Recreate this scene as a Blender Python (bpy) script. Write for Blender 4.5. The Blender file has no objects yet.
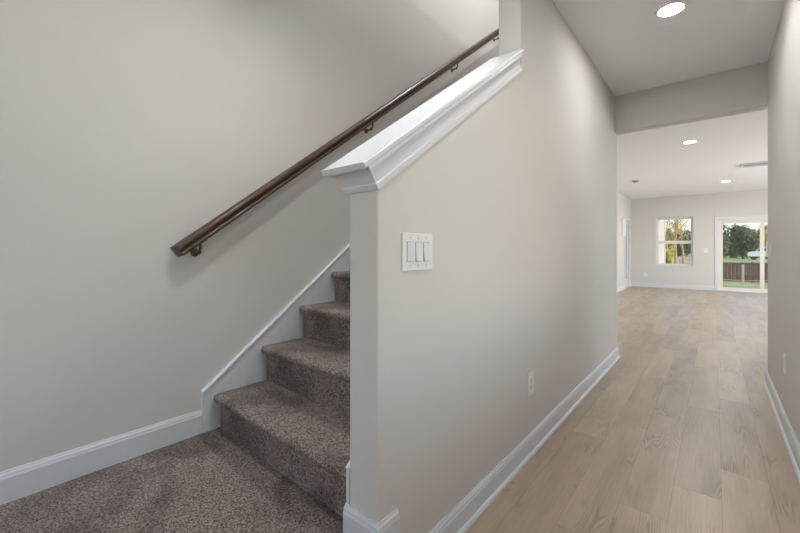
import bpy, bmesh, math, random
from mathutils import Vector, Matrix
SC = bpy.context.scene
COL = SC.collection
random.seed(7)
R = math.radians

# ------------------------------------------------------------------ camera
FPX = 378.0
cd = bpy.data.cameras.new('camera')
cam = bpy.data.objects.new('camera', cd)
COL.objects.link(cam)
cam.location = (0, 0, 1.14)
cam.rotation_euler = (R(90), 0, math.atan(315.0 / FPX))
cd.sensor_width = 36.0
cd.lens = 36.0 * FPX / 800.0
cd.shift_y = -16.5 / 800.0
cd.clip_start = 0.02
cd.clip_end = 600
SC.camera = cam

# ------------------------------------------------------------------ world
W = bpy.data.worlds.new('world')
SC.world = W
W.use_nodes = True
wn = W.node_tree.nodes
wl = W.node_tree.links
bg = wn['Background']
sky = wn.new('ShaderNodeTexSky')
sky.sky_type = 'NISHITA'
sky.sun_disc = False
sky.sun_elevation = R(38)
sky.sun_rotation = R(120)
sky.air_density = 1.0
sky.dust_density = 1.2
sky.ozone_density = 1.0
wl.new(sky.outputs[0], bg.inputs[0])
bg.inputs[1].default_value = 0.27

sd = bpy.data.lights.new('sun', 'SUN')
sd.energy = 3.3
sd.angle = R(0.6)
sd.color = (1.0, 0.95, 0.87)
so = bpy.data.objects.new('sun', sd)
COL.objects.link(so)
# sun from behind the house and to the right
sdir = Vector((0.78, -0.12, 0.60)).normalized()
so.rotation_euler = sdir.to_track_quat('Z', 'Y').to_euler()
so.location = (10, -10, 15)


def area(name, loc, direction, sx, sy, power, color):
    d = bpy.data.lights.new(name, 'AREA')
    d.shape = 'RECTANGLE'
    d.size = sx
    d.size_y = sy
    d.energy = power
    d.color = color
    o = bpy.data.objects.new(name, d)
    COL.objects.link(o)
    o.location = loc
    o.rotation_euler = (-Vector(direction)).to_track_quat('Z', 'Y').to_euler()
    return o


# unseen fill lights, each outside an added window: foyer (behind the camera), the
# right hall wall (beside the camera) and the
# right wall of the far room
area('foyer_fill', (-1.05, -2.0, 1.45), (0, 1, 0), 1.5, 1.7, 15, (0.93, 0.97, 1.0))
area('hall_fill', (0.52, 1.25, 1.50), (-1, 0, 0), 1.9, 1.3, 5.0, (0.97, 0.985, 1.0))
area('far_side_fill', (4.30, 9.6, 1.45), (-1, 0, 0), 5.6, 1.9, 255, (0.90, 0.95, 1.0))
LAMP = 225.0          # radiance of the recessed downlights
UPLAMP = 1050.0

vs = SC.view_settings
vs.view_transform = 'Standard'
vs.look = 'None'
vs.exposure = 0.0
vs.gamma = 1.0
vs.use_curve_mapping = False


# ------------------------------------------------------------------ helpers
def srgb(r, g, b):
    f = lambda c: (c / 255 / 12.92) if c / 255 <= 0.04045 else ((c / 255 + 0.055) / 1.055) ** 2.4
    return (f(r), f(g), f(b), 1)


def newmat(name):
    m = bpy.data.materials.new(name)
    m.use_nodes = True
    n = m.node_tree.nodes
    return m, n, m.node_tree.links, n['Principled BSDF']


def plain(name, col, rough=0.5, metal=0.0, bump=0.0, bscale=200, spec=0.5):
    m, n, l, p = newmat(name)
    p.inputs['Base Color'].default_value = col
    p.inputs['Roughness'].default_value = rough
    p.inputs['Metallic'].default_value = metal
    p.inputs['Specular IOR Level'].default_value = spec
    tc = n.new('ShaderNodeTexCoord')
    nz = n.new('ShaderNodeTexNoise')
    nz.inputs['Scale'].default_value = bscale
    l.new(tc.outputs['Object'], nz.inputs['Vector'])
    if bump:
        b = n.new('ShaderNodeBump')
        b.inputs['Strength'].default_value = bump
        b.inputs['Distance'].default_value = 0.002
        l.new(nz.outputs['Fac'], b.inputs['Height'])
        l.new(b.outputs[0], p.inputs['Normal'])
    return m


def varied(name, c1, c2, scale, rough=0.6, detail=4, stretch=(1, 1, 1), bump=0.0):
    m, n, l, p = newmat(name)
    tc = n.new('ShaderNodeTexCoord')
    mp = n.new('ShaderNodeMapping')
    mp.inputs['Scale'].default_value = stretch
    nz = n.new('ShaderNodeTexNoise')
    nz.inputs['Scale'].default_value = scale
    nz.inputs['Detail'].default_value = detail
    l.new(tc.outputs['Object'], mp.inputs[0])
    l.new(mp.outputs[0], nz.inputs['Vector'])
    cr = n.new('ShaderNodeValToRGB')
    cr.color_ramp.elements[0].position = 0.32
    cr.color_ramp.elements[0].color = c1
    cr.color_ramp.elements[1].position = 0.68
    cr.color_ramp.elements[1].color = c2
    l.new(nz.outputs['Fac'], cr.inputs[0])
    l.new(cr.outputs[0], p.inputs['Base Color'])
    p.inputs['Roughness'].default_value = rough
    if bump:
        b = n.new('ShaderNodeBump')
        b.inputs['Strength'].default_value = bump
        b.inputs['Distance'].default_value = 0.004
        l.new(nz.outputs['Fac'], b.inputs['Height'])
        l.new(b.outputs[0], p.inputs['Normal'])
    return m


M = {}
M['wall'] = plain('wall_paint', srgb(211, 209, 204), 0.75, bump=0.06, bscale=260, spec=0.3)
M['ceiling'] = plain('ceiling_paint', srgb(240, 241, 243), 0.85, bump=0.08, bscale=180, spec=0.2)
M['trim'] = plain('trim_paint', srgb(214, 217, 222), 0.45, bump=0.02, bscale=120)
M['plastic'] = plain('white_plastic', srgb(232, 232, 230), 0.35)
M['rocker'] = plain('rocker_plastic', srgb(226, 227, 230), 0.28)
M['slot'] = plain('socket_slot', srgb(60, 60, 60), 0.6)
M['screw'] = plain('screw_paint', srgb(205, 205, 202), 0.35)
M['bronze'] = plain('dark_bronze', srgb(98, 90, 86), 0.36, 0.5)
M['detector'] = plain('detector_plastic', srgb(150, 149, 146), 0.5)
M['vinyl'] = plain('window_vinyl', srgb(226, 223, 215), 0.4)
M['siding'] = plain('white_siding', srgb(212, 203, 195), 0.6)
M['rubber'] = plain('tyre_rubber', srgb(38, 38, 40), 0.8)
M['carpaint'] = plain('white_car_paint', srgb(225, 230, 238), 0.25)
M['carglass'] = plain('dark_car_glass', srgb(38, 58, 88), 0.1)
M['steel'] = plain('grey_steel', srgb(140, 140, 142), 0.4, 0.7)
M['fencepost'] = plain('pale_post', srgb(205, 190, 180), 0.7)
M['lawn'] = varied('lawn_grass', srgb(124, 140, 92), srgb(174, 178, 124), 0.6, 0.95)
M['scrub'] = varied('dry_ground', srgb(150, 128, 92), srgb(196, 172, 130), 0.9, 0.95)
M['road'] = varied('road_asphalt', srgb(158, 156, 152), srgb(184, 181, 176), 2.0, 0.9)
M['concrete'] = varied('patio_concrete', srgb(175, 170, 162), srgb(200, 196, 188), 3.0, 0.85)
M['fence'] = varied('brown_fence_boards', srgb(84, 56, 48), srgb(122, 88, 78), 3.0, 0.8, stretch=(6, 6, 0.6))
M['bark'] = varied('tree_bark', srgb(150, 118, 84), srgb(206, 176, 132), 5.0, 0.9, stretch=(3, 3, 0.6), bump=0.4)
M['bark_dark'] = varied('dark_bark', srgb(70, 60, 50), srgb(112, 98, 84), 5.0, 0.9, stretch=(3, 3, 0.6), bump=0.4)
M['leaf_dark'] = varied('leaf_dark_green', srgb(38, 58, 34), srgb(88, 104, 60), 1.2, 0.7)
M['leaf_mid'] = varied('leaf_mid_green', srgb(66, 88, 44), srgb(138, 142, 70), 1.0, 0.7)
M['leaf_gold'] = varied('leaf_gold', srgb(150, 126, 44), srgb(210, 184, 92), 1.2, 0.7)
M['leaf_yellow'] = varied('leaf_yellow_green', srgb(150, 150, 60), srgb(210, 200, 110), 3.0, 0.7)

# dark stained wood for the rail
m, n, l, p = newmat('stained_rail_wood')
tc = n.new('ShaderNodeTexCoord')
mp = n.new('ShaderNodeMapping')
mp.inputs['Rotation'].default_value = (R(-36.35), 0, 0)
mp2 = n.new('ShaderNodeMapping')
mp2.inputs['Scale'].default_value = (60, 2.2, 60)
nz = n.new('ShaderNodeTexNoise')
nz.inputs['Scale'].default_value = 1.6
nz.inputs['Detail'].default_value = 6
cr = n.new('ShaderNodeValToRGB')
cr.color_ramp.elements[0].position = 0.30
cr.color_ramp.elements[0].color = srgb(56, 42, 34)
cr.color_ramp.elements[1].position = 0.72
cr.color_ramp.elements[1].color = srgb(100, 76, 62)
l.new(tc.outputs['Object'], mp.inputs[0])
l.new(mp.outputs[0], mp2.inputs[0])
l.new(mp2.outputs[0], nz.inputs['Vector'])
l.new(nz.outputs['Fac'], cr.inputs[0])
l.new(cr.outputs[0], p.inputs['Base Color'])
p.inputs['Roughness'].default_value = 0.34
M['rail'] = m

# cut pile carpet
m, n, l, p = newmat('carpet_pile')
tc = n.new('ShaderNodeTexCoord')
nf = n.new('ShaderNodeTexNoise')
nf.inputs['Scale'].default_value = 330
nf.inputs['Detail'].default_value = 3
nm = n.new('ShaderNodeTexNoise')
nm.inputs['Scale'].default_value = 130
nm.inputs['Detail'].default_value = 2
nb = n.new('ShaderNodeTexNoise')           # brushed patches in the pile
nb.inputs['Scale'].default_value = 2.6
nb.inputs['Detail'].default_value = 2
nb.inputs['Distortion'].default_value = 0.6
for q in (nf, nm, nb):
    l.new(tc.outputs['Object'], q.inputs['Vector'])
ad = n.new('ShaderNodeMath')
ad.operation = 'MULTIPLY_ADD'
ad.inputs[1].default_value = 0.5
l.new(nm.outputs['Fac'], ad.inputs[0])
m2 = n.new('ShaderNodeMath')
m2.operation = 'MULTIPLY'
m2.inputs[1].default_value = 0.5
l.new(nf.outputs['Fac'], m2.inputs[0])
l.new(m2.outputs[0], ad.inputs[2])
cr = n.new('ShaderNodeValToRGB')
e = cr.color_ramp.elements
e[0].position = 0.40
e[0].color = srgb(72, 62, 57)
e[1].position = 0.60
e[1].color = srgb(176, 162, 153)
l.new(ad.outputs[0], cr.inputs[0])
cb = n.new('ShaderNodeValToRGB')
cb.color_ramp.elements[0].position = 0.44
cb.color_ramp.elements[0].color = (0.60, 0.59, 0.58, 1)
cb.color_ramp.elements[1].position = 0.56
cb.color_ramp.elements[1].color = (1, 1, 1, 1)
l.new(nb.outputs['Fac'], cb.inputs[0])
mx = n.new('ShaderNodeMix')
mx.data_type = 'RGBA'
mx.blend_type = 'MULTIPLY'
mx.inputs[0].default_value = 1.0
l.new(cr.outputs[0], mx.inputs[6])
l.new(cb.outputs[0], mx.inputs[7])
l.new(mx.outputs[2], p.inputs['Base Color'])
p.inputs['Roughness'].default_value = 1.0
p.inputs['Specular IOR Level'].default_value = 0.05
p.inputs['Sheen Weight'].default_value = 0.15
b = n.new('ShaderNodeBump')
b.inputs['Strength'].default_value = 1.0
b.inputs['Distance'].default_value = 0.008
l.new(ad.outputs[0], b.inputs['Height'])
l.new(b.outputs[0], p.inputs['Normal'])
M['carpet'] = m

# vinyl plank floor
m, n, l, p = newmat('oak_plank_floor')


def math_node(op, a, bb=None, cc=None):
    q = n.new('ShaderNodeMath')
    q.operation = op
    for i, v in enumerate((a, bb, cc)):
        if v is None:
            continue
        if isinstance(v, (int, float)):
            q.inputs[i].default_value = v
        else:
            l.new(v, q.inputs[i])
    return q.outputs[0]


tc = n.new('ShaderNodeTexCoord')
sp = n.new('ShaderNodeSeparateXYZ')
l.new(tc.outputs['Object'], sp.inputs[0])
X, Y = sp.outputs[0], sp.outputs[1]
u = math_node('DIVIDE', math_node('ADD', X, 0.510), 0.178)
c = math_node('FLOOR', u)
fu = math_node('FRACT', u)
v = math_node('ADD', math_node('DIVIDE', Y, 1.22), math_node('MULTIPLY_ADD', c, 0.7395, 0.668))
rr = math_node('FLOOR', v)
fv = math_node('FRACT', v)
cx = n.new('ShaderNodeCombineXYZ')
l.new(c, cx.inputs[0])
l.new(rr, cx.inputs[1])
wh = n.new('ShaderNodeTexWhiteNoise')
wh.noise_dimensions = '2D'
l.new(cx.outputs[0], wh.inputs['Vector'])
rnd = wh.outputs['Value']
# cathedral grain: contour lines of a stretched smooth noise, its own per plank
cg = n.new('ShaderNodeCombineXYZ')
l.new(math_node('MULTIPLY_ADD', X, 11.0, math_node('MULTIPLY', rnd, 37.0)), cg.inputs[0])
l.new(math_node('MULTIPLY_ADD', Y, 1.0, math_node('MULTIPLY', rnd, 91.0)), cg.inputs[1])
ng = n.new('ShaderNodeTexNoise')
ng.inputs['Scale'].default_value = 1.0
ng.inputs['Detail'].default_value = 1.6
ng.inputs['Roughness'].default_value = 0.4
l.new(cg.outputs[0], ng.inputs['Vector'])
ring = math_node('SINE', math_node('MULTIPLY', ng.outputs['Fac'], 150.0))
ring = math_node('MULTIPLY_ADD', ring, 0.5, 0.5)
ring = math_node('POWER', ring, 2.0)
mk = n.new('ShaderNodeTexNoise')
mk.inputs['Scale'].default_value = 1.0
mk.inputs['Detail'].default_value = 1
cm = n.new('ShaderNodeCombineXYZ')
l.new(math_node('MULTIPLY_ADD', X, 5.0, math_node('MULTIPLY', rnd, 53.0)), cm.inputs[0])
l.new(math_node('MULTIPLY', Y, 2.0), cm.inputs[1])
l.new(cm.outputs[0], mk.inputs['Vector'])
mr = n.new('ShaderNodeMapRange')
mr.inputs[1].default_value = 0.52
mr.inputs[2].default_value = 0.62
l.new(mk.outputs['Fac'], mr.inputs[0])
ringm = math_node('MULTIPLY', ring, math_node('MULTIPLY_ADD', mr.outputs[0], 0.85, 0.10))
# fine streaks
cs = n.new('ShaderNodeCombineXYZ')
l.new(math_node('MULTIPLY', X, 120.0), cs.inputs[0])
l.new(math_node('MULTIPLY_ADD', Y, 4.0, math_node('MULTIPLY', rnd, 20.0)), cs.inputs[1])
ns = n.new('ShaderNodeTexNoise')
ns.inputs['Scale'].default_value = 1.0
ns.inputs['Detail'].default_value = 5
l.new(cs.outputs[0], ns.inputs['Vector'])
# broad mottling
cbv = n.new('ShaderNodeCombineXYZ')
l.new(math_node('MULTIPLY_ADD', X, 9.0, math_node('MULTIPLY', rnd, 11.0)), cbv.inputs[0])
l.new(math_node('MULTIPLY', Y, 1.6), cbv.inputs[1])
nbq = n.new('ShaderNodeTexNoise')
nbq.inputs['Scale'].default_value = 1.0
nbq.inputs['Detail'].default_value = 3
l.new(cbv.outputs[0], nbq.inputs['Vector'])
tone = math_node('MULTIPLY_ADD', rnd, 0.22, 0.26)
tone = math_node('ADD', tone, math_node('MULTIPLY_ADD', ns.outputs['Fac'], 0.28, -0.14))
tone = math_node('ADD', tone, math_node('MULTIPLY_ADD', nbq.outputs['Fac'], 0.55, -0.13))
tone = math_node('SUBTRACT', tone, math_node('MULTIPLY', ringm, 0.22))
cr = n.new('ShaderNodeValToRGB')
e = cr.color_ramp.elements
e[0].position = 0.0
e[0].color = srgb(118, 101, 86)
e[1].position = 0.9
e[1].color = srgb(208, 189, 168)
l.new(tone, cr.inputs[0])
# seams
seam_u = math_node('LESS_THAN', math_node('MINIMUM', fu, math_node('SUBTRACT', 1.0, fu)), 0.006)
seam_v = math_node('LESS_THAN', math_node('MINIMUM', fv, math_node('SUBTRACT', 1.0, fv)), 0.0011)
seam = math_node('MAXIMUM', seam_u, seam_v)
mx = n.new('ShaderNodeMix')
mx.data_type = 'RGBA'
mx.blend_type = 'MULTIPLY'
mx.inputs[7].default_value = (0.72, 0.70, 0.68, 1)
l.new(seam, mx.inputs[0])
l.new(cr.outputs[0], mx.inputs[6])
l.new(mx.outputs[2], p.inputs['Base Color'])
p.inputs['Roughness'].default_value = 0.38
p.inputs['Specular IOR Level'].default_value = 0.75
b = n.new('ShaderNodeBump')
b.inputs['Strength'].default_value = 0.15
b.inputs['Distance'].default_value = 0.001
l.new(tone, b.inputs['Height'])
l.new(b.outputs[0], p.inputs['Normal'])
M['floor'] = m

# clear glass (thin pane)
m = bpy.data.materials.new('window_glass')
m.use_nodes = True
n = m.node_tree.nodes
l = m.node_tree.links
n.clear()
o_ = n.new('ShaderNodeOutputMaterial')
mxs = n.new('ShaderNodeMixShader')
mxs.inputs[0].default_value = 0.06
tr = n.new('ShaderNodeBsdfTransparent')
tr.inputs[0].default_value = (0.96, 0.97, 0.97, 1)
gl = n.new('ShaderNodeBsdfGlossy')
gl.inputs['Roughness'].default_value = 0.02
l.new(tr.outputs[0], mxs.inputs[1])
l.new(gl.outputs[0], mxs.inputs[2])
l.new(mxs.outputs[0], o_.inputs[0])
M['glass'] = m


def emis(name, col, s):
    m = bpy.data.materials.new(name)
    m.use_nodes = True
    n = m.node_tree.nodes
    n.clear()
    o = n.new('ShaderNodeOutputMaterial')
    e = n.new('ShaderNodeEmission')
    e.inputs[0].default_value = col
    e.inputs[1].default_value = s
    m.node_tree.links.new(e.outputs[0], o.inputs[0])
    return m


M['lamp_foyer'] = emis('lamp_lens_foyer', (1.0, 0.985, 0.97, 1), LAMP * 0.75)
M['lamp'] = emis('lamp_lens', (1.0, 0.985, 0.97, 1), LAMP * 0.9)
M['lamp_landing'] = emis('lamp_lens_landing', (1.0, 0.985, 0.97, 1), LAMP * 1.02)
M['lamp_far'] = emis('lamp_lens_far', (1.0, 0.985, 0.97, 1), LAMP * 1.9)
M['lamp_up'] = emis('lamp_lens_up', (1.0, 0.985, 0.97, 1), UPLAMP)


M['fill_well'] = emis('fill_lens_stairwell', (1.0, 0.985, 0.97, 1), UPLAMP * 1.35)


class MB:
    """collects geometry for ONE mesh object"""
    def __init__(self):
        self.b = bmesh.new()

    def box(self, x0, x1, y0, y1, z0, z1, bevel=0.0, seg=2):
        vs = [self.b.verts.new((x, y, z)) for x in (x0, x1) for y in (y0, y1) for z in (z0, z1)]
        q = [(0, 1, 3, 2), (4, 6, 7, 5), (0, 4, 5, 1), (2, 3, 7, 6), (0, 2, 6, 4), (1, 5, 7, 3)]
        fs = [self.b.faces.new([vs[i] for i in f]) for f in q]
        if bevel:
            es = list({e for f in fs for e in f.edges})
            bmesh.ops.bevel(self.b, geom=es, offset=bevel, segments=seg, affect='EDGES', profile=0.5)
        return self

    def prism(self, pts, axis, a0, a1):
        """pts in the plane across axis (0: y,z  1: x,z  2: x,y)"""
        def mk(p, a):
            return {0: (a, p[0], p[1]), 1: (p[0], a, p[1]), 2: (p[0], p[1], a)}[axis]
        A = [self.b.verts.new(mk(p, a0)) for p in pts]
        B = [self.b.verts.new(mk(p, a1)) for p in pts]
        k = len(pts)
        self.b.faces.new(A)
        self.b.faces.new(B[::-1])
        for i in range(k):
            j = (i + 1) % k
            self.b.faces.new((A[i], B[i], B[j], A[j]))
        return self

    def loft(self, rings, caps=True, closed=True):
        V = [[self.b.verts.new(p) for p in r] for r in rings]
        k = len(rings[0])
        for a, bb in zip(V, V[1:]):
            for i in range(k if closed else k - 1):
                j = (i + 1) % k
                self.b.faces.new((a[i], a[j], bb[j], bb[i]))
        if caps and closed:
            self.b.faces.new(V[0][::-1])
            self.b.faces.new(V[-1])
        return self

    def tube(self, path, radii, sides=10):
        rings = []
        P = [Vector(p) for p in path]
        if not isinstance(radii, (list, tuple)):
            radii = [radii] * len(P)
        for i, p in enumerate(P):
            t = (P[min(i + 1, len(P) - 1)] - P[max(i - 1, 0)]).normalized()
            up = Vector((0, 0, 1)) if abs(t.z) < 0.9 else Vector((0, 1, 0))
            a = t.cross(up).normalized()
            bb = a.cross(t).normalized()
            rings.append([p + (a * math.cos(2 * math.pi * k / sides) + bb * math.sin(2 * math.pi * k / sides)) * radii[i]
                          for k in range(sides)])
        return self.loft(rings)

    def lathe(self, prof, centre, axis='Z', sides=32):
        """prof: list of (radius, height); closed solid"""
        rings = []
        cx_, cy_, cz_ = centre
        for r_, h in prof:
            r_ = max(r_, 1e-4)
            ring_ = []
            for k in range(sides):
                a = 2 * math.pi * k / sides
                ca, sa = math.cos(a) * r_, math.sin(a) * r_
                if axis == 'Z':
                    ring_.append((cx_ + ca, cy_ + sa, cz_ + h))
                elif axis == 'X':
                    ring_.append((cx_ + h, cy_ + ca, cz_ + sa))
                else:
                    ring_.append((cx_ + ca, cy_ + h, cz_ + sa))
            rings.append(ring_)
        return self.loft(rings)

    def build(self, name, mat, parent=None, smooth=False, loc=None):
        bmesh.ops.recalc_face_normals(self.b, faces=self.b.faces)
        me = bpy.data.meshes.new(name)
        off = Vector((0, 0, 0))
        if parent is not None:
            off = Vector(parent.get('_w', (0, 0, 0)))
        if loc is not None:
            off = Vector(loc)
        if off.length:
            bmesh.ops.translate(self.b, verts=self.b.verts, vec=-off)
        self.b.to_mesh(me)
        self.b.free()
        me.materials.append(mat)
        if smooth:
            for pp in me.polygons:
                pp.use_smooth = True
        o = bpy.data.objects.new(name, me)
        COL.objects.link(o)
        if parent is not None:
            o.parent = parent
            if loc is not None:
                o.location = off - Vector(parent.get('_w', (0, 0, 0)))
        elif loc is not None:
            o.location = off
        if smooth:
            try:
                me.set_sharp_from_angle(angle=R(40))
            except Exception:
                pass
        return o


def empty(name, loc, label, cat, group=None):
    o = bpy.data.objects.new(name, None)
    COL.objects.link(o)
    o.location = loc
    o.empty_display_size = 0.1
    o['_w'] = tuple(loc)
    o['label'] = label
    o['category'] = cat
    if group:
        o['group'] = group
    return o


def tag(o, label, cat, group=None):
    o['label'] = label
    o['category'] = cat
    if group:
        o['group'] = group
    return o


def struct(o, label=None):
    o['kind'] = 'structure'
    if label:
        o['label'] = label
    return o


# ------------------------------------------------------------------ dimensions
XL = -2.039            # left wall of the stairs and far room
XS = -0.930             # stair side of the hall wall
XH = -0.800            # hall side of the hall wall
XR = 0.343             # right wall of the hall
YB = -1.8              # foyer back wall
YH = 4.458              # header
YF = 13.85              # far wall
ZC = 2.74              # ceiling
ZL = 0.198             # carpeted landing
PY0, PY1 = 0.854, 1.975  # half wall
PZ0, CS = 1.337, 0.69  # its top and slope
ZUP = 3.006            # upper floor


def holed(mb, axis, a0, a1, s0, s1, z0, z1, holes):
    """wall slab: axis 0 -> constant X slab a0..a1 spanning Y s0..s1; axis 1 -> constant Y"""
    cuts = sorted({s0, s1} | {h[0] for h in holes} | {h[1] for h in holes})
    for p, q in zip(cuts, cuts[1:]):
        hs = [h for h in holes if h[0] <= p + 1e-6 and h[1] >= q - 1e-6]
        segs = [(z0, z1)]
        for h in hs:
            segs = [(z0, h[2]), (h[3], z1)]
        for za, zb in segs:
            if zb - za < 1e-5:
                continue
            if axis == 0:
                mb.box(a0, a1, p, q, za, zb)
            else:
                mb.box(p, q, a0, a1, za, zb)


# ------------------------------------------------------------------ setting
mb = MB()
mb.box(XH - 0.03, XR + 0.05, YB, YH, -0.12, 0)
mb.box(XL, 4.0, YH, YF + 0.16, -0.12, 0)
fl = struct(mb.build('floor', M['floor']), 'beige oak plank floor')

mb = MB()
mb.box(XL, XS, YB, 0.97, 0.0, ZL)
mb.box(XS, XH, YB, PY0, 0.0, ZL)
mb.box(XH - 0.02, XH + 0.014, YB, 0.82, ZL - 0.045, ZL, 0.012)
ld = struct(mb.build('floor_landing', M['carpet']), 'taupe carpeted landing at the foot of the stairs')

DOORH = (12.80, 13.50, 0.0, 2.03)
mb = MB()
holed(mb, 0, XL - 0.16, XL, YB - 0.12, YF + 0.16, -0.5, 5.6, [DOORH])
struct(mb.build('wall_left', M['wall']))

mb = MB()
mb.prism([(PY0, 0), (YH, 0), (YH, ZC), (PY1, ZC), (PY1, PZ0 + CS * (PY1 - PY0)), (PY0, PZ0)], 0, XS, XH)
hw = struct(mb.build('wall_hall', M['wall']), 'greige wall between stairs and hall, its near end sloping')
bv = hw.modifiers.new('bevel', 'BEVEL')
bv.width = 0.006
bv.segments = 3
bv.limit_method = 'ANGLE'

mb = MB()
WR = (0.25, 2.25, 0.8, 2.2)
holed(mb, 0, XR, XR + 0.12, YB - 0.12, YH, 0, ZC, [WR])
mb.box(XR + 0.12, 4.0, YH - 0.12, YH, 0, ZC)
struct(mb.build('wall_right', M['wall']))
mb = MB()
mb.box(XH, XR, YH - 0.0, YH + 0.12, 2.366, ZC)
struct(mb.build('wall_header', M['wall']), 'dropped header across the hall')
mb = MB()
mb.box(XL, XH, YH, YH + 0.12, 0, ZC)
struct(mb.build('wall_under_stairs', M['wall']))

WB = (-1.8, -0.3, 0.6, 2.3)
mb = MB()
holed(mb, 1, YB - 0.12, YB, XL, XR, 0, ZC, [WB])
struct(mb.build('wall_back', M['wall']))

WF = (-1.382, -0.488, 0.672, 2.112)      # far window
SF = (0.054, 1.880, 0.0, 1.985)          # sliding door
mb = MB()
holed(mb, 1, YF, YF + 0.16, XL, 4.0, -0.5, 5.6, [WF, SF])
struct(mb.build('wall_far', M['wall']))
WS = (6.9, 12.3, 0.5, 2.3)
mb = MB()
holed(mb, 0, 4.0, 4.16, YH - 0.12, YF + 0.16, -0.5, 5.6, [WS])
struct(mb.build('wall_side', M['wall']))

YO0, YO1 = 1.32, 4.287
mb = MB()
mb.box(XS, 4.0, YB - 0.12, YF, ZC, ZUP)
mb.box(XL, XS, YB - 0.12, YO0, ZC, ZUP)
mb.box(XL, XS, YO1 + 0.03, YF, ZC, ZUP)
struct(mb.build('ceiling', M['ceiling']))
mb = MB()
mb.box(XL - 0.16, 4.16, YB - 0.12, YF + 0.16, 5.45, 5.6)
struct(mb.build('ceiling_upper', M['ceiling']))
mb = MB()
mb.box(XS, XH, YO0 - 0.1, YO1, ZUP, 4.0)
mb.box(XL, XS, YO0 - 0.1, YO0, ZUP, 5.45)
mb.box(XL, 4.0, YB - 0.12, YB, ZUP, 5.45)
mb.box(3.88, 4.0, YB, YF, ZUP, 5.45)
mb.box(XL, 3.88, 7.0, 7.12, ZUP, 5.45)
struct(mb.build('wall_upper', M['wall']))


# moulding sweeps -------------------------------------------------------------
def run_profile(mb, prof, p0, p1, out, m0=0.0, m1=0.0):
    """prof (offset from wall, z); swept p0->p1 (xy); out = unit normal into the room.
    m0/m1: mitre, length change per unit of offset at each end"""
    p0, p1, out = Vector((*p0, 0)), Vector((*p1, 0)), Vector((*out, 0))
    d = (p1 - p0).normalized()
    A = [p0 + out * o + d * (m0 * o) + Vector((0, 0, z)) for o, z in prof]
    B = [p1 + out * o + d * (m1 * o) + Vector((0, 0, z)) for o, z in prof]
    mb.loft([A, B])


def base_prof(h, z0=0.0, shoe=False, t=0.014):
    pr = [(0.0, z0)]
    if shoe:
        pr += [(t + 0.013, z0), (t + 0.013, z0 + 0.006), (t + 0.010, z0 + 0.013), (t + 0.004, z0 + 0.018), (t, z0 + 0.019)]
    else:
        pr += [(t, z0)]
    pr += [(t, z0 + h - 0.026), (t - 0.002, z0 + h - 0.020), (t - 0.003, z0 + h - 0.012), (t - 0.007, z0 + h - 0.006), (t - 0.009, z0 + h), (0, z0 + h)]
    return pr


mb = MB()
run_profile(mb, base_prof(0.112, shoe=True), (XH, PY0), (XH, YH + 0.12), (1, 0), -0.0, 1.0)
run_profile(mb, base_prof(0.112, shoe=True), (XH, YH + 0.12), (XL, YH + 0.12), (0, 1), -1.0, 0)
struct(mb.build('baseboard_hall', M['trim']))
mb = MB()
run_profile(mb, base_prof(0.112, shoe=True), (XR, YB), (XR, YH), (-1, 0), 0, 1.0)
run_profile(mb, base_prof(0.112, shoe=True), (XR, YH), (4.0, YH), (0, 1), -1.0, 0)
struct(mb.build('baseboard_right', M['trim']))
mb = MB()
run_profile(mb, base_prof(0.118, ZL), (XL, YB), (XL, 0.842), (1, 0))
struct(mb.build('baseboard_left', M['trim']))
mb = MB()
run_profile(mb, base_prof(0.112), (XL, YH + 0.12), (XL, DOORH[0] - 0.07), (1, 0))
run_profile(mb, base_prof(0.112), (XL, DOORH[1] + 0.07), (XL, YF), (1, 0))
struct(mb.build('baseboard_far_left', M['trim']))
mb = MB()
run_profile(mb, base_prof(0.125), (XL, YF), (SF[0] - 0.06, YF), (0, -1))
run_profile(mb, base_prof(0.125), (SF[1] + 0.06, YF), (4.0, YF), (0, -1))
struct(mb.build('baseboard_far', M['trim']))
# plinth board wrapping the near end of the half wall at landing level
mb = MB()
pp_ = base_prof(0.099, ZL)
run_profile(mb, pp_, (XS - 0.016, PY0), (XH, PY0), (0, -1), 0, 1.0)
run_profile(mb, pp_, (XH, PY0), (XH, 0.943), (1, 0), -1.0, 0)
struct(mb.build('baseboard_post', M['trim']), 'white baseboard wrapping the end of the half wall')


# skirt boards beside the stairs ---------------------------------------------
def skirt(name, x_wall, s, y0, h0, slope, y1):
    mb = MB()
    za = ZL + h0
    zb = za + slope * (y1 - y0)
    t = 0.016
    pts = [(y0, ZL), (y0, za), (y1, zb), (y1, zb - 0.42), (y0 + 0.3, ZL)]
    mb.prism(pts, 0, x_wall, x_wall + s * t)
    # thin cap bead along the sloped top
    d = Vector((0, 1, slope)).normalized()
    nn = Vector((0, -slope, 1)).normalized()
    A, B = [], []
    for o, q in ((0, -0.012), (t + 0.006, -0.012), (t + 0.006, -0.002), (t + 0.001, 0.003), (0, 0.003)):
        A.append(Vector((x_wall + s * o, y0, za)) + nn * q)
        B.append(Vector((x_wall + s * o, y1, zb)) + nn * q)
    mb.loft([A, B])
    return struct(mb.build(name, M['trim']))


skirt('trim_1', XL, 1, 0.842, 0.212, 0.7516, 4.4)
skirt('trim_2', XS, -1, PY0, 0.215, 0.7516, 4.4)

# ------------------------------------------------------------------ staircase
XA, XB = XL + 0.017, XS - 0.017
RISE1, RISE = 0.188, 0.2015
stairs = empty('staircase', (XA, 0.922, ZL), 'carpeted staircase in speckled taupe pile rising between white skirt boards', 'staircase')


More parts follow.
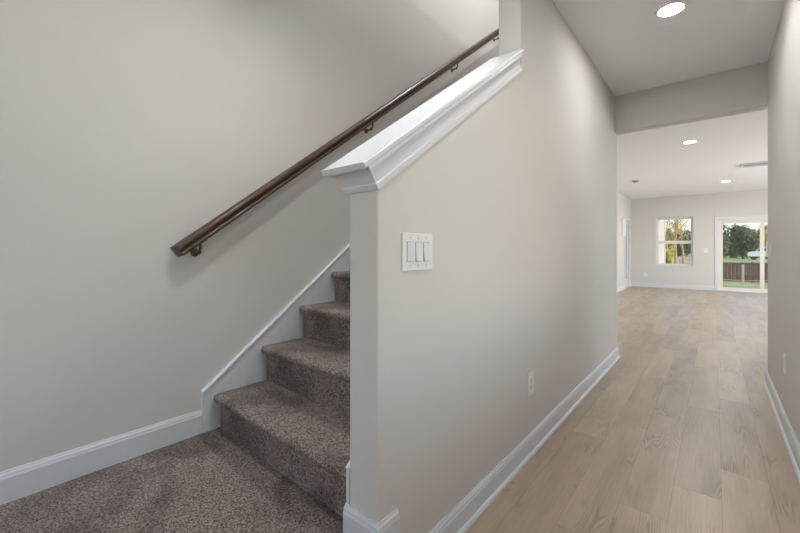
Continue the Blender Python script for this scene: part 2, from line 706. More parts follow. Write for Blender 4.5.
def step_mesh(depth, fine, h=RISE):
    # h: height of this step
    pr = [(0.0, 0.0), (0.0, h - 0.052), (-0.004, h - 0.044), (-0.018, h - 0.040), (-0.029, h - 0.033), (-0.034, h - 0.022),
          (-0.033, h - 0.011), (-0.026, h - 0.003), (-0.014, h + 0.001), (0.004, h + 0.002), (depth, h + 0.0)]
    # resample
    P = []
    stp = 0.014 if fine else 0.2
    for a, b_ in zip(pr, pr[1:]):
        L = math.hypot(b_[0] - a[0], b_[1] - a[1])
        k = max(1, int(L / stp))
        for i in range(k):
            P.append((a[0] + (b_[0] - a[0]) * i / k, a[1] + (b_[1] - a[1]) * i / k))
    P.append(pr[-1])
    P += [(depth, 0.0)]
    w = XB - XA
    xs = [0.0, 0.003, 0.008, 0.015, 0.024, 0.034]
    k = 60 if fine else 6
    xs += [0.034 + (w - 0.034) * i / k for i in range(1, k + 1)]
    rnd_ = random.Random(3)
    rings = []
    for x in xs:
        e = min(1.0, x / 0.034)
        f = math.sqrt(max(0.0, 1 - (1 - e) ** 2))
        ring_ = []
        for (y, z) in P:
            yy, zz, xx = y, z, x
            if y < 0:
                yy = y * (0.25 + 0.75 * f)
            if z > h - 0.03:
                zz = z - 0.012 * (1 - f)
            if z < h - 0.042 and y <= 0:      # riser starts a little in from the skirt
                xx = x + 0.012 * (1 - e)
                yy = y + 0.010 * (1 - f)
            if fine and 0.02 < x < w - 0.01 and 0.01 < zz and y < depth - 0.01:
                yy += rnd_.uniform(-0.0012, 0.0012)
                zz += rnd_.uniform(-0.0014, 0.0014)
            if y < depth:
                yy += -0.028 * x
            else:
                yy += -0.028 * x
            ring_.append((xx, yy, zz))
        rings.append(ring_)
    b_ = MB()
    b_.loft(rings)
    return b_


RY = [0.0, 0.268]
while len(RY) < 14:
    RY.append(RY[-1] + 0.2577)
first = step_mesh(0.268, True, RISE1).build('step', M['carpet'], smooth=True)
first.parent = stairs
fine = step_mesh(0.2577, True).build('step', M['carpet'], smooth=True)
coarse = step_mesh(0.2577, False).build('step', M['carpet'], smooth=True)
for i in range(1, 13):
    src = fine if i < 7 else coarse
    o = src if i in (1, 7) else src.copy()
    if i not in (1, 7):
        COL.objects.link(o)
    o.parent = stairs
    o.location = (0, RY[i], RISE1 + RISE * (i - 1))

# ------------------------------------------------------------------ half wall cap
al = math.atan(CS)
ca, sa = math.cos(al), math.sin(al)
cap = empty('half_wall_cap', (XH - 0.057, PY0, PZ0), 'white sloping wall cap with crown moulding on the half wall', 'wall cap')


def capP(x, a, n_):
    """a along slope from the near end, n_ normal to it"""
    return Vector((x, PY0 + a * ca - n_ * sa, PZ0 + a * sa + n_ * ca))


Aend = (PY1 - PY0) / ca
# crown: (projection side, projection front, n)
crown = [(0.000, 0.000, -0.006), (0.010, 0.013, -0.006), (0.0105, 0.014, 0.012), (0.007, 0.010, 0.016),
         (0.0078, 0.011, 0.030), (0.0110, 0.014, 0.044), (0.0165, 0.020, 0.056), (0.022, 0.025, 0.063),
         (0.026, 0.029, 0.066), (0.026, 0.029, 0.078), (0.0, 0.0, 0.078)]
mb = MB()
# stations: stair-side far end, stair-side near corner, hall-side near corner, hall-side far end
A_, B_, C_, D_ = [], [], [], []
for ps, pf, n_ in crown:
    A_.append(capP(XS - ps, Aend + n_ * sa / ca, n_))
    B_.append(capP(XS - ps, -pf + n_ * 0.0, n_))
    C_.append(capP(XH + ps, -pf + n_ * 0.0, n_))
    D_.append(capP(XH + ps, Aend - 0.012, n_))
mb.loft([A_, B_, C_, D_])
mb.build('crown_moulding', M['trim'], cap)
mb = MB()
n0, n1 = 0.078, 0.097
px, pf = 0.031, 0.046
xa, xb = XS - px, XH + px
rnd3 = 0.004
sec = [(xa, n0), (xb - rnd3, n0), (xb, n0 + rnd3), (xb, n1 - rnd3), (xb - rnd3, n1), (xa + rnd3, n1), (xa, n1 - rnd3)]
mb.loft([[capP(x, -pf + 0.0, n_) for x, n_ in sec], [capP(x, Aend + 0.018 + n_ * sa / ca * 0, n_) for x, n_ in sec]])
mb.build('cap_board', M['trim'], cap)

# ------------------------------------------------------------------ handrail
HS = 0.745
hy0, hz0 = 0.722, 1.148
hal = math.atan(HS)
hc, hs_ = math.cos(hal), math.sin(hal)
XRAIL = XL + 0.070
rail = empty('handrail', (XRAIL, hy0, hz0), 'dark brown stained wooden handrail on the wall above the stairs', 'handrail')


def railP(dx, a, n_):
    return Vector((XRAIL + dx, hy0 + a * hc - n_ * hs_, hz0 + a * hs_ + n_ * hc))


half = [(0.0, 0.031), (0.010, 0.030), (0.019, 0.026), (0.026, 0.019), (0.0285, 0.010), (0.027, 0.002), (0.022, -0.004),
        (0.0195, -0.009), (0.0195, -0.014), (0.023, -0.018), (0.0235, -0.026), (0.020, -0.031), (0.0, -0.031)]
prof = half + [(-x, y) for x, y in half[::-1][1:-1]]
Lr = (4.85 - hy0) / hc
mb = MB()
mb.loft([[railP(x, 0.0 + 0.0, y) for x, y in prof], [railP(x, Lr, y) for x, y in prof]])
mb.build('rail', M['rail'], rail, smooth=True)
# mitred return into the wall at the low end
mb = MB()
ring0 = [railP(x, 0.0, y) for x, y in prof]
ring1 = [railP(x, -0.014, y * 0.97) for x, y in prof]
ring2 = [railP(-0.02 + x * 0.5, -0.030, y * 0.9) for x, y in prof]
mb.loft([ring0, ring1, ring2])
ec = mb.build('end_cap', M['bronze'], rail, smooth=True)
ec['label'] = 'dark grey end piece of the handrail'
for by in (0.792, 2.024, 3.242, 4.19):
    a = (by - hy0) / hc
    mb = MB()
    p = railP(0, a, -0.031)
    mb.lathe([(0.001, 0.0), (0.021, 0.0), (0.021, 0.003), (0.016, 0.006), (0.010, 0.009), (0.001, 0.010)], (XL, p.y, p.z - 0.048), 'X', 20)
    mb.tube([(XL + 0.004, p.y, p.z - 0.048), (XL + 0.035, p.y, p.z - 0.048), (XL + 0.055, p.y, p.z - 0.044), (XL + 0.068, p.y, p.z - 0.032),
             (XRAIL, p.y, p.z - 0.002)], [0.0065, 0.0065, 0.007, 0.0065, 0.006], 10)
    d = Vector((0, hc, hs_))
    mb.loft([[p + d * s + Vector((x, 0, 0)) + Vector((0, -hs_, hc)) * q for x, q in ((-0.013, 0.001), (0.013, 0.001), (0.013, -0.003), (-0.013, -0.003))]
             for s in (-0.032, 0.032)])
    # ball at the wall side of the arm
    mb.lathe([(0.001, -0.011), (0.008, -0.008), (0.0115, 0.0), (0.008, 0.008), (0.001, 0.011)], (XL + 0.055, p.y, p.z - 0.046), 'Z', 14)
    mb.build('rail_bracket', M['bronze'], rail, smooth=True)


# ------------------------------------------------------------------ wall plates
def plate_frame(o):
    return o


def wall_plate(kind, name, wall_x, s, y, z, label, cat, gangs=1, h=0.124, w=0.079, rockers=(), axis='X', group=None, thick=0.0):
    """s = direction of the room from the wall. axis X: wall is constant x; axis Y: constant y"""
    base = (wall_x, y, z) if axis == 'X' else (y, wall_x, z)
    e = empty(name, base, label, cat, group)

    def P(mbx, o0, o1, a0, a1, z0, z1, bev=0.0):
        if axis == 'X':
            xs = sorted((wall_x + s * o0, wall_x + s * o1))
            mbx.box(xs[0], xs[1], y + a0, y + a1, z + z0, z + z1, bev)
        else:
            ys = sorted((wall_x + s * o0, wall_x + s * o1))
            mbx.box(y + a0, y + a1, ys[0], ys[1], z + z0, z + z1, bev)
    if thick:
        mbk = MB()
        P(mbk, 0.0, thick, -w / 2 + 0.004, w / 2 - 0.004, -h / 2 + 0.004, h / 2 - 0.004)
        mbk.build('mounting_box', M['plastic'], e)
        wall_x = wall_x + s * thick
    mbp = MB()
    P(mbp, 0.0, 0.0065, -w / 2, w / 2, -h / 2, h / 2, 0.0025)
    mbp.build('plate', M['plastic'], e)
    if kind == 'switch':
        for g in range(gangs):
            ac = (g - (gangs - 1) / 2) * 0.046
            mbr = MB()
            P(mbr, 0.0066, 0.0072, ac - 0.0185, ac + 0.0185, -0.0345, 0.0345)
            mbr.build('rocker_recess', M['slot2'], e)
            tilt = rockers[g] if g < len(rockers) else 0
            mbr = MB()
            f0, f1 = (0.0085, 0.0085) if tilt == 0 else (0.0135, 0.0080) if tilt > 0 else (0.0080, 0.0135)
            # f0 = depth at the bottom, f1 = depth at the top
            pts = [(0.0066, -0.033), (f0, -0.033), (0.0090, 0.0), (f1, 0.033), (0.0066, 0.033)]
            if axis == 'X':
                mbr.prism([(wall_x + s * o, z + q) for o, q in pts], 1, y + ac - 0.0165, y + ac + 0.0165)
            else:
                mbr.prism([(wall_x + s * o, z + q) for o, q in pts], 0, y + ac - 0.0165, y + ac + 0.0165)
            mbr.build('rocker', M['rocker'], e)
            for q in (-0.048, 0.048):
                mbs = MB()
                c_ = (wall_x + s * 0.0064, y + ac, z + q) if axis == 'X' else (y + ac, wall_x + s * 0.0064, z + q)
                mbs.lathe([(0.0005, 0), (0.0032, 0), (0.0026, s * 0.0012), (0.0005, s * 0.0014)], c_, axis, 12)
                mbs.build('screw', M['screw'], e)
    elif kind == 'outlet':
        for q in (-0.0195, 0.0195):
            mbr = MB()
            P(mbr, 0.0064, 0.0082, -0.0168, 0.0168, q - 0.0150, q + 0.0150, 0.0007)
            sk = mbr.build('socket', M['rocker'], e)
            mbr = MB()
            for a0 in (-0.0072, 0.0056):
                P(mbr, 0.0080, 0.0085, a0, a0 + 0.0018, q - 0.001, q + 0.008)
            P(mbr, 0.0080, 0.0085, -0.002, 0.002, q - 0.009, q - 0.005)
            sl = mbr.build('slot', M['slot'], e)
            mw = Vector(e['_w'])
            sl.parent = sk
        mbs = MB()
        c_ = (wall_x + s * 0.0064, y, z) if axis == 'X' else (y, wall_x + s * 0.0064, z)
        mbs.lathe([(0.0005, 0), (0.0032, 0), (0.0026, s * 0.0012), (0.0005, s * 0.0014)], c_, axis, 12)
        mbs.build('screw', M['screw'], e)
    return e


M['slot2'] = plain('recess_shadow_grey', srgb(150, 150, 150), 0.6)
wall_plate('switch', 'light_switch', XH, 1, 1.053, 1.134, 'white triple rocker switch plate on the near end of the hall wall', 'light switch', 3, 0.129, 0.172, (0, 1, 1))
wall_plate('switch', 'light_switch', XR, -1, 4.31, 1.150, 'white double rocker switch plate at the far edge of the right hall wall', 'light switch', 2, 0.135, 0.13, (0, 0), thick=0.010)
wall_plate('outlet', 'wall_outlet', XH, 1, 2.104, 0.390, 'white duplex wall outlet low on the left hall wall above its baseboard', 'outlet', 1, 0.130, 0.086)
wall_plate('outlet', 'wall_outlet', XR, -1, 3.402, 0.42, 'white duplex wall outlet low on the right hall wall at the photo edge', 'outlet', 1, 0.124, 0.080)
wall_plate('outlet', 'wall_outlet', YF, -1, -1.653, 0.385, 'small white wall outlet on the far wall, left of and below the window', 'outlet', 1, 0.124, 0.080, axis='Y')
wall_plate('switch', 'light_switch', YF, -1, -0.202, 1.125, 'small white switch plate on the far wall between window and sliding door', 'light switch', 1, 0.124, 0.085, (0,), axis='Y')


# ------------------------------------------------------------------ ceiling things
def downlight(x, y, z, label, mat, hidden=False, r=0.067):
    e = empty('recessed_light', (x, y, z), label, 'ceiling light', 'recessed ceiling downlights')
    mb = MB()
    rings = []
    for rad, hh in ((r, -0.001), (r + 0.004, -0.005), (r + 0.012, -0.007), (r + 0.020, -0.005), (r + 0.023, 0.0), (r, 0.0)):
        rings.append([(x + rad * math.cos(t), y + rad * math.sin(t), z + hh) for t in [2 * math.pi * k / 40 for k in range(40)]])
    rings.append(rings[0])
    mb.loft(rings, caps=False)
    mb.build('trim_ring', M['plastic'], e, smooth=True)
    mb = MB()
    mb.lathe([(0.001, -0.0005), (r, -0.0005), (r, -0.0025), (0.001, -0.0025)], (x, y, z), 'Z', 40)
    mb.build('lens', mat, e)
    return e


downlight(-0.226, 3.085, ZC, 'bright round recessed downlight in the near hall ceiling', M['lamp'])
downlight(-1.08, 0.72, ZC, 'round recessed downlight above the carpeted landing, above the frame', M['lamp_landing'])
downlight(-0.226, 1.10, ZC, 'round recessed downlight in the foyer ceiling, above the frame', M['lamp_foyer'])
downlight(-0.286, 7.05, ZC, 'larger-looking of two lit downlights in the far room ceiling', M['lamp_far'])
downlight(0.196, 11.66, ZC, 'smaller-looking of two lit downlights in the far room ceiling, nearest the far wall', M['lamp_far'])
downlight(1.45, 3.4, 5.45, 'recessed downlight over the upstairs hall, above the frame', M['lamp_up'])
downlight(-1.45, 3.3, 5.45, 'added fill downlight over the stairwell, above the frame', M['fill_well'])  # unseen lamp added to lift the shade in the stairwell

e = empty('smoke_detector', (-1.415, 10.18, ZC), 'small grey round smoke detector on the far room ceiling', 'smoke detector')
mb = MB()
mb.lathe([(0.001, 0.0), (0.068, 0.0), (0.070, -0.012), (0.062, -0.016), (0.001, -0.016)], (-1.415, 10.18, ZC), 'Z', 28)
mb.build('base', M['detector'], e, smooth=True)
mb = MB()
mb.lathe([(0.001, -0.016), (0.058, -0.016), (0.054, -0.034), (0.040, -0.040), (0.001, -0.041)], (-1.415, 10.18, ZC), 'Z', 28)
mb.build('cover', M['detector'], e, smooth=True)

vx0, vx1, vy0, vy1 = 0.38, 0.98, 9.45, 9.75
e = empty('ceiling_vent', (vx0, vy0, ZC), 'long white ceiling vent in the far room beside the right wall edge', 'vent')
mb = MB()
for a in ((vx0, vx1, vy0, vy0 + 0.02), (vx0, vx1, vy1 - 0.02, vy1), (vx0, vx0 + 0.02, vy0 + 0.02, vy1 - 0.02), (vx1 - 0.02, vx1, vy0 + 0.02, vy1 - 0.02)):
    mb.box(a[0], a[1], a[2], a[3], ZC - 0.03, ZC)
mb.build('frame', M['trim'], e)
for k in range(7):
    mb = MB()
    yy = vy0 + 0.034 + k * 0.022
    mb.prism([(yy, ZC - 0.003), (yy + 0.003, ZC - 0.003), (yy + 0.017, ZC - 0.018), (yy + 0.014, ZC - 0.018)], 0, vx0 + 0.02, vx1 - 0.02)
    mb.build('slat', M['detector'], e)

# ------------------------------------------------------------------ far window
w1 = struct(empty('window_1', (WF[0], YF, WF[2]), 'white single-hung window in the far wall', 'window'))
del w1['category']
mb = MB()
fy0, fy1 = YF + 0.07, YF + 0.14
fw = 0.035
mb.box(WF[0], WF[1], fy0, fy1, WF[2], WF[2] + fw)
mb.box(WF[0], WF[1], fy0, fy1, WF[3] - fw, WF[3])
mb.box(WF[0], WF[0] + fw, fy0, fy1, WF[2] + fw, WF[3] - fw)
mb.box(WF[1] - fw, WF[1], fy0, fy1, WF[2] + fw, WF[3] - fw)
struct(mb.build('window_frame', M['vinyl'], w1))
zm = (WF[2] + WF[3]) / 2 - 0.02
mb = MB()
mb.box(WF[0] + fw, WF[1] - fw, fy0 + 0.01, fy1 - 0.02, zm - 0.022, zm + 0.022)
struct(mb.build('meeting_rail', M['vinyl'], w1))
for (za, zb, yy) in ((WF[2] + fw, zm - 0.022, fy0 + 0.015), (zm + 0.022, WF[3] - fw, fy0 + 0.035)):
    mb = MB()
    s_ = 0.022
    xa_, xb_ = WF[0] + fw, WF[1] - fw
    mb.box(xa_, xb_, yy, yy + 0.02, za, za + s_)
    mb.box(xa_, xb_, yy, yy + 0.02, zb - s_, zb)
    mb.box(xa_, xa_ + s_, yy, yy + 0.02, za + s_, zb - s_)
    mb.box(xb_ - s_, xb_, yy, yy + 0.02, za + s_, zb - s_)
    struct(mb.build('sash', M['vinyl'], w1))
    mb = MB()
    mb.box(xa_ + s_, xb_ - s_, yy + 0.008, yy + 0.012, za + s_, zb - s_)
    struct(mb.build('pane', M['glass'], w1))
mb = MB()
mb.box(WF[0] - 0.0, WF[1] + 0.0, YF - 0.012, fy0, WF[2] - 0.018, WF[2] + 0.004, 0.003)
struct(mb.build('window_sill', M['trim'], w1))

# ------------------------------------------------------------------ sliding door
d1 = struct(empty('door_1', (SF[0], YF, 0), 'white framed sliding glass door in the far wall', 'door'))
del d1['category']
mb = MB()
cw = 0.062
mb.box(SF[0] - cw, SF[0], YF - 0.016, YF, 0, SF[3] + cw + 0.02, 0.003)
mb.box(SF[1], SF[1] + cw, YF - 0.016, YF, 0, SF[3] + cw + 0.02, 0.003)
mb.box(SF[0], SF[1], YF - 0.016, YF, SF[3], SF[3] + cw + 0.02, 0.003)
struct(mb.build('casing', M['trim'], d1))
mb = MB()
jy0, jy1 = YF + 0.0, YF + 0.15
mb.box(SF[0], SF[0] + 0.035, jy0, jy1, 0.0, SF[3])
mb.box(SF[1] - 0.035, SF[1], jy0, jy1, 0.0, SF[3])
mb.box(SF[0] + 0.035, SF[1] - 0.035, jy0, jy1, SF[3] - 0.035, SF[3])
mb.box(SF[0] + 0.035, SF[1] - 0.035, jy0, jy1, 0.0, 0.03)
struct(mb.build('jamb', M['vinyl'], d1))
xm = (SF[0] + SF[1]) / 2
for (xa_, xb_, yy) in ((SF[0] + 0.035, xm + 0.035, YF + 0.04), (xm - 0.035, SF[1] - 0.035, YF + 0.095)):
    mb = MB()
    s_ = 0.080
    mb.box(xa_, xb_, yy, yy + 0.04, 0.03, 0.03 + 0.07)
    mb.box(xa_, xb_, yy, yy + 0.04, SF[3] - 0.035 - s_, SF[3] - 0.035)
    mb.box(xa_, xa_ + s_, yy, yy + 0.04, 0.10, SF[3] - 0.035 - s_)
    mb.box(xb_ - s_, xb_, yy, yy + 0.04, 0.10, SF[3] - 0.035 - s_)
    struct(mb.build('door_panel', M['vinyl'], d1))
    mb = MB()
    mb.box(xa_ + s_, xb_ - s_, yy + 0.018, yy + 0.022, 0.10, SF[3] - 0.035 - s_)
    struct(mb.build('pane', M['glass'], d1))

# glazed side door in the far room's left wall
d2 = struct(empty('door_2', (XL, DOORH[0], 0), 'white glazed side door in the left wall of the far room', 'door'))
del d2['category']
mb = MB()
mb.box(XL, XL + 0.018, DOORH[0] - 0.062, DOORH[0], 0, DOORH[3] + 0.062, 0.003)
mb.box(XL, XL + 0.018, DOORH[1], DOORH[1] + 0.062, 0, DOORH[3] + 0.062, 0.003)
mb.box(XL, XL + 0.018, DOORH[0], DOORH[1], DOORH[3], DOORH[3] + 0.062, 0.003)
struct(mb.build('casing', M['trim'], d2))
mb = MB()
dx0, dx1 = XL - 0.075, XL - 0.035
s_ = 0.10
mb.box(dx0, dx1, DOORH[0], DOORH[1], 0.0, 0.25)
mb.box(dx0, dx1, DOORH[0], DOORH[1], DOORH[3] - s_, DOORH[3])
mb.box(dx0, dx1, DOORH[0], DOORH[0] + s_, 0.25, DOORH[3] - s_)
mb.box(dx0, dx1, DOORH[1] - s_, DOORH[1], 0.25, DOORH[3] - s_)
struct(mb.build('door_leaf', M['trim'], d2))
mb = MB()
mb.box(XL - 0.057, XL - 0.053, DOORH[0] + s_, DOORH[1] - s_, 0.25, DOORH[3] - s_)
struct(mb.build('pane', M['glass'], d2))

# added unseen windows framing the foyer, far room and hall fill lights
for nm_, ax, a0, hole in (('added_window_2', 1, YB - 0.12, WB), ('added_window_3', 0, 4.0, WS), ('added_window_4', 0, XR, WR)):
    mb = MB()
    f = 0.05
    s0, s1, z0, z1 = hole
    nmull = 4 if nm_ == 'added_window_3' else 2
    segs = [(s0, s0 + f, z0, z1), (s1 - f, s1, z0, z1), (s0 + f, s1 - f, z0, z0 + f), (s0 + f, s1 - f, z1 - f, z1)]
    for k in range(1, nmull):
        c_ = s0 + (s1 - s0) * k / nmull
        segs.append((c_ - 0.03, c_ + 0.03, z0 + f, z1 - f))
    for p0, p1, q0, q1 in segs:
        if ax == 1:
            mb.box(p0, p1, a0 + 0.03, a0 + 0.09, q0, q1)
        else:
            mb.box(a0 + 0.04, a0 + 0.10, p0, p1, q0, q1)
    struct(mb.build(nm_, M['vinyl']))

# white box high on the far room's left wall
mb = MB()
mb.box(XL, XL + 0.05, 12.26, 12.66, 1.55, 2.05, 0.006)
mb.box(XL + 0.05, XL + 0.058, 12.29, 12.63, 1.58, 2.02, 0.003)
tag(mb.build('wall_box', M['plastic'], loc=(XL, 12.46, 1.55)), 'pale box mounted high on the far room left wall beside the glazed side door', 'wall box')

# ------------------------------------------------------------------ outside
ZG = -0.45
mb = MB()
mb.box(-90, 90, 26, 140, ZG - 0.5, ZG)
struct(mb.build('ground_lawn', M['lawn']), 'pale green lawn behind the fence')
mb = MB()
mb.box(-90, 90, YF + 0.16, 26, ZG - 0.5, ZG - 0.004)
struct(mb.build('ground_yard', M['lawn']), 'rough yellow-green grass in front of the fence')
mb = MB()
mb.box(-8, 6, YF + 0.16, YF + 3.2, ZG - 0.002, -0.14)
struct(mb.build('patio', M['concrete']))
mb = MB()
mb.prism([(-90, 86), (-2.4, 86), (-3.0, 108), (-90, 108)], 2, ZG - 0.02, ZG + 0.012)
struct(mb.build('road', M['road']), 'grey road beyond the window')
mb = MB()
mb.prism([(-60, 26.5), (-0.9, 26.5), (-2.4, 85.5), (-60, 85.5)], 2, ZG - 0.02, ZG + 0.010)
struct(mb.build('ground_bank', M['scrub']), 'dry beige ground this side of the road')


def wx(px, Yw):
    t = (px - 400) / FPX
    s_, c_ = 315.0 / math.hypot(315, FPX), FPX / math.hypot(315, FPX)
    return Yw * (-s_ + c_ * t) / (c_ + s_ * t)


def wd(px, Yw):
    t = (px - 400) / FPX
    s_, c_ = 315.0 / math.hypot(315, FPX), FPX / math.hypot(315, FPX)
    return Yw / (c_ + s_ * t)


def wz(py, px, Yw):
    return 1.14 + (250 - py) / FPX * wd(px, Yw)


# brown board fence
FY = 25.2
fz = wz(262.6, 740, FY)
fence = empty('board_fence', (0, FY, ZG), 'dark brown board fence across the yard behind the sliding door', 'fence')
x = -0.9
while x < 6.0:
    mb = MB()
    x1 = x + 2.3
    k = 0
    xx = x
    while xx < x1 - 0.03:
        mb.box(xx + 0.004, min(xx + 0.136, x1), FY, FY + 0.02, ZG + 0.03, fz - 0.05 + (k % 2) * 0.004)
        xx += 0.14
        k += 1
    mb.build('fence_panel', M['fence'], fence)
    mb = MB()
    mb.box(x, x1, FY - 0.03, FY + 0.06, fz - 0.05, fz)
    mb.build('cap_rail', M['fence'], fence)
    mb = MB()
    mb.box(x - 0.05, x + 0.05, FY + 0.03, FY + 0.13, ZG, fz + 0.03)
    mb.build('post', M['fence'], fence)
    x = x1
# pale stake with wires, nearer than the fence
SY = 18.6
sx = wx(743, SY)
mb = MB()
mb.box(sx - 0.035, sx + 0.035, SY - 0.035, SY + 0.035, ZG - 0.1, wz(264.5, 743, SY), 0.008)
tag(mb.build('stake_post', M['fencepost'], loc=(sx, SY, ZG)), 'slim pale wooden post standing in front of the brown fence', 'post')
mb = MB()
pts = []
for k in range(25):
    q = k / 24
    pxx = 690 + q * 100
    zz = wz(280.5, 743, SY) - 0.0 + (0.10 if False else 0) + 0.14 * ((q - 0.53) ** 2) * 4
    pts.append((wx(pxx, SY) , SY - 0.04, zz))
mb.tube(pts, 0.010, 6)
tag(mb.build('fence_wire', M['fencepost']), 'thin sagging line strung low past the pale post', 'wire')

# white post of the patio cover, seen through the left of the window
mb = MB()
mb.box(-1.56, -1.43, YF + 0.17, 16.75, -0.14, 2.9)
tag(mb.build('porch_wall', M['siding'], loc=(-1.50, 15.4, -0.14)), 'sunlit white porch side wall outside the left edge of the far window', 'wall')
mb = MB()
mb.box(-1.56, -1.40, 16.76, 16.90, -0.14, 2.9, 0.006)
tag(mb.build('porch_post', M['vinyl'], loc=(-1.48, 16.83, -0.14)), 'cream corner post at the end of the white porch side wall', 'post')


# parked vehicle -------------------------------------------------------------
VY = 84.5
vx = wx(747.5, VY)
van = empty('parked_truck', (vx, VY, ZG), 'small white truck parked on the lawn far behind the fence', 'truck')
k = 1.0
mb = MB()   # cab: side outline along x, width along y
cab = [(0.0, 0.55), (0.0, 1.15), (0.35, 1.32), (0.95, 1.38), (1.45, 2.0), (1.75, 2.1), (2.9, 2.1), (3.0, 1.4), (3.0, 0.55)]
mb.prism([(vx + a * k, ZG + b_ * k) for a, b_ in cab], 1, VY - 0.9, VY + 0.9)
mb.build('cab', M['carpaint'], van)
mb = MB()
mb.prism([(vx + a, ZG + b_) for a, b_ in ((1.08, 1.42), (1.50, 1.92), (2.82, 1.92), (2.86, 1.42))], 1, VY - 0.915, VY + 0.915)
mb.build('side_window', M['carglass'], van)
mb = MB()
mb.box(vx + 3.05, vx + 6.4, VY - 1.0, VY + 1.0, ZG + 0.75, ZG + 2.95, 0.04)
mb.build('cargo_box', M['carpaint'], van)
mb = MB()
mb.box(vx + 0.1, vx + 6.3, VY - 0.8, VY + 0.8, ZG + 0.42, ZG + 0.62)
mb.build('chassis', M['rubber'], van)
for wxx in (0.75, 5.2):
    for wy in (-0.86, 0.66):
        mb = MB()
        mb.lathe([(0.001, 0), (0.34, 0), (0.38, 0.03), (0.38, 0.19), (0.34, 0.22), (0.001, 0.22)], (vx + wxx, VY + wy, ZG + 0.38), 'Y', 18)
        mb.build('wheel', M['rubber'], van)


# trees ---------------------------------------------------------------------
def leaves(mb, centre, rad, count, size, rnd_, lob=7):
    blobs = []
    for _ in range(lob):
        v = Vector((rnd_.gauss(0, 1), rnd_.gauss(0, 1), rnd_.gauss(0, 1))).normalized() * rnd_.uniform(0.2, 0.7)
        blobs.append((Vector((centre[0] + v.x * rad[0], centre[1] + v.y * rad[1], centre[2] + v.z * rad[2])), rnd_.uniform(0.35, 0.6)))
    for _ in range(count):
        c_, q = rnd_.choice(blobs)
        v = Vector((rnd_.gauss(0, 1), rnd_.gauss(0, 1), rnd_.gauss(0, 1))).normalized() * rnd_.uniform(0.55, 1.0)
        p = c_ + Vector((v.x * rad[0] * q, v.y * rad[1] * q, v.z * rad[2] * q))
        a = Vector((rnd_.gauss(0, 1), rnd_.gauss(0, 1), rnd_.gauss(0, 1))).normalized()
        b_ = a.orthogonal().normalized()
        s1, s2 = size * rnd_.uniform(0.6, 1.3), size * rnd_.uniform(0.4, 0.9)
        mb.b.faces.new([mb.b.verts.new(p + a * s1), mb.b.verts.new(p + b_ * s2), mb.b.verts.new(p - a * s1), mb.b.verts.new(p - b_ * s2)])


def tree(x, y, h, w, leaf, bark, label, cat='tree', name='tree', seed=1, crown_lo=0.15, count=900, size=0.28, bare=False, lean=0.0, group='trees beyond the lawn'):
    rnd_ = random.Random(seed)
    e = empty(name, (x, y, ZG), label, cat, group)
    mb = MB()
    r0 = 0.022 * h
    path = [(x + lean * q * h + rnd_.uniform(-.02, .02) * h * q, y, ZG + q * h * 0.92) for q in (0, .15, .3, .5, .7, .85, 1)]
    mb.tube(path, [r0 * 1.3, r0, r0 * .85, r0 * .7, r0 * .5, r0 * .3, r0 * .1], 7)
    for _ in range(9 if bare else 5):
        q = rnd_.uniform(0.35, 0.85)
        an = rnd_.uniform(0, 6.28)
        L = h * rnd_.uniform(0.15, 0.3)
        bx = x + lean * q * h
        bz = ZG + q * h * 0.92
        mb.tube([(bx, y, bz), (bx + math.cos(an) * L * .5, y + math.sin(an) * L * .5, bz + L * .45),
                 (bx + math.cos(an) * L * .8, y + math.sin(an) * L * .8, bz + L)], [r0 * .4, r0 * .25, r0 * .06], 5)
    mb.build('trunk', bark, e)
    mb = MB()
    zc = ZG + h * (crown_lo + 1) / 2
    leaves(mb, (x + lean * h * 0.5, y, zc), (w / 2, w / 2, h * (1 - crown_lo) / 2), count, size, rnd_, 9)
    mb.build('foliage', leaf, e)
    return e


ORD = ['first', 'second', 'third', 'fourth', 'fifth', 'sixth', 'seventh', 'eighth', 'ninth', 'tenth', 'eleventh', 'twelfth']
door_trees = [(716, 228), (722, 230), (728, 227), (733, 224.5), (738, 224), (743, 225), (748, 230), (752, 226.5), (757, 228), (762, 224), (767, 226), (771, 223)]
kinds = ['leaf_dark', 'leaf_mid', 'leaf_dark', 'leaf_dark', 'leaf_mid', 'leaf_dark', 'leaf_dark', 'leaf_mid', 'leaf_dark', 'leaf_mid', 'leaf_gold', 'leaf_mid']
for i, ((px_, py_), kk) in enumerate(zip(door_trees, kinds)):
    Yw = 86 + 5 * (i * 5 % 12)
    h = wz(py_ - 1.0, px_, Yw) - ZG
    lb = {'leaf_dark': 'dark green', 'leaf_mid': 'mid green', 'leaf_gold': 'golden'}[kk] + ' tree in the wood seen through the sliding door, ' + ORD[i] + ' from the left'
    tree(wx(px_, Yw), Yw, h, 4.0, M[kk], M['bark_dark'], lb, seed=i + 3, crown_lo=-0.12, count=1800, size=0.26, group='woodland behind the sliding door')
win_trees = [(662, 231), (667, 228), (672, 230), (677, 227), (682, 229), (687, 227), (692, 226), (698, 228)]
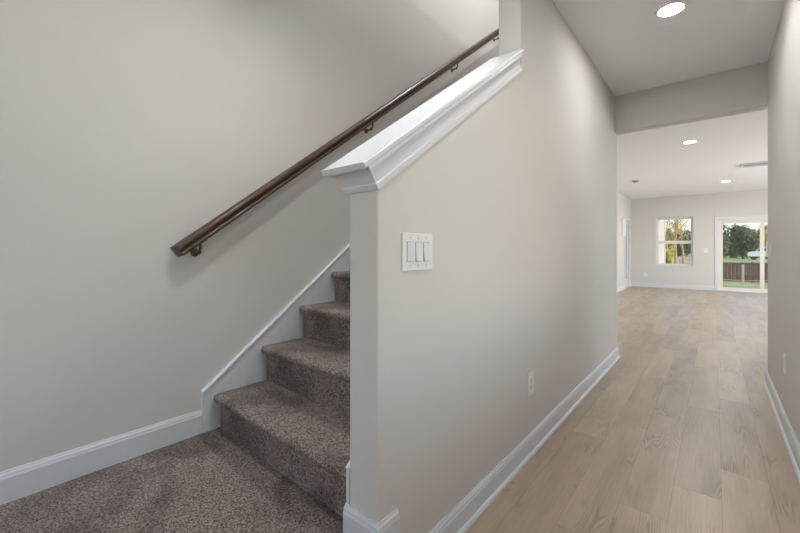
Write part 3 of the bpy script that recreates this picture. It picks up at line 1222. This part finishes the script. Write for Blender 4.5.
for i, (px_, py_) in enumerate(win_trees):
    Yw = 112 + 5 * (i * 3 % 8)
    kk = ['leaf_dark', 'leaf_mid', 'leaf_dark'][i % 3]
    h = wz(py_, px_, Yw) - ZG
    tree(wx(px_, Yw), Yw, h, 5.0, M[kk], M['bark_dark'], ('dark' if kk == 'leaf_dark' else 'mid') + ' green tree behind the road seen through the window, ' + ORD[i] + ' from the left',
         seed=i + 40, crown_lo=-0.12, count=1800, size=0.26, group='woodland behind the window')
# nearer sunlit thin trees
for i, (px_, py_, ln) in enumerate([(666.5, 214, 0.02), (671, 210, 0.09), (684, 214, -0.06), (676, 206, -0.02)]):
    Yw = 32 + i * 3.6
    h = wz(py_, px_, Yw) - ZG
    tree(wx(px_, Yw), Yw, h, 1.9, M['leaf_gold'], M['bark'],
         ['straight tan-barked young tree nearest the white porch column', 'tan-barked young tree leaning right outside the window',
          'pale thin tree leaning left at the right side of the window', 'tallest thin tan tree in the middle of the window'][i],
         seed=i + 70, crown_lo=0.45, count=80, size=0.07, bare=True, lean=ln, group='thin young trees outside the window')
# bush
bxp = wx(668.5, 30)
e = empty('bush', (bxp, 30, ZG), 'yellow-green sunlit bush low at the left of the far window', 'bush')
mb = MB()
rb = random.Random(5)
leaves(mb, (bxp, 30, ZG + 1.05), (0.30, 0.30, 0.95), 900, 0.07, rb, 8)
mb.build('foliage', M['leaf_yellow'], e)
mb = MB()
for k in range(5):
    an = k * 1.25
    mb.tube([(bxp, 30, ZG - .02), (bxp + 0.2 * math.cos(an), 30 + 0.2 * math.sin(an), ZG + 1.2)], [0.02, 0.006], 5)
mb.build('stem', M['bark'], e)
for i, px_ in enumerate((724, 757)):
    Yw = 17.8
    bx_ = wx(px_, Yw)
    e = empty('weed_clump', (bx_, Yw, ZG), ['yellow weed clump at the lower left corner behind the sliding door', 'green weed clump right of the pale post'][i], 'weeds')
    mb = MB()
    leaves(mb, (bx_, Yw, ZG + 0.10), (0.28, 0.2, 0.16), 420, 0.035, rb, 8)
    mb.build('foliage', M['leaf_yellow'] if i == 0 else M['leaf_mid'], e)
for o in bpy.data.objects:
    if '_w' in o:
        del o['_w']
    if o.get('group') is None and 'group' in o:
        del o['group']
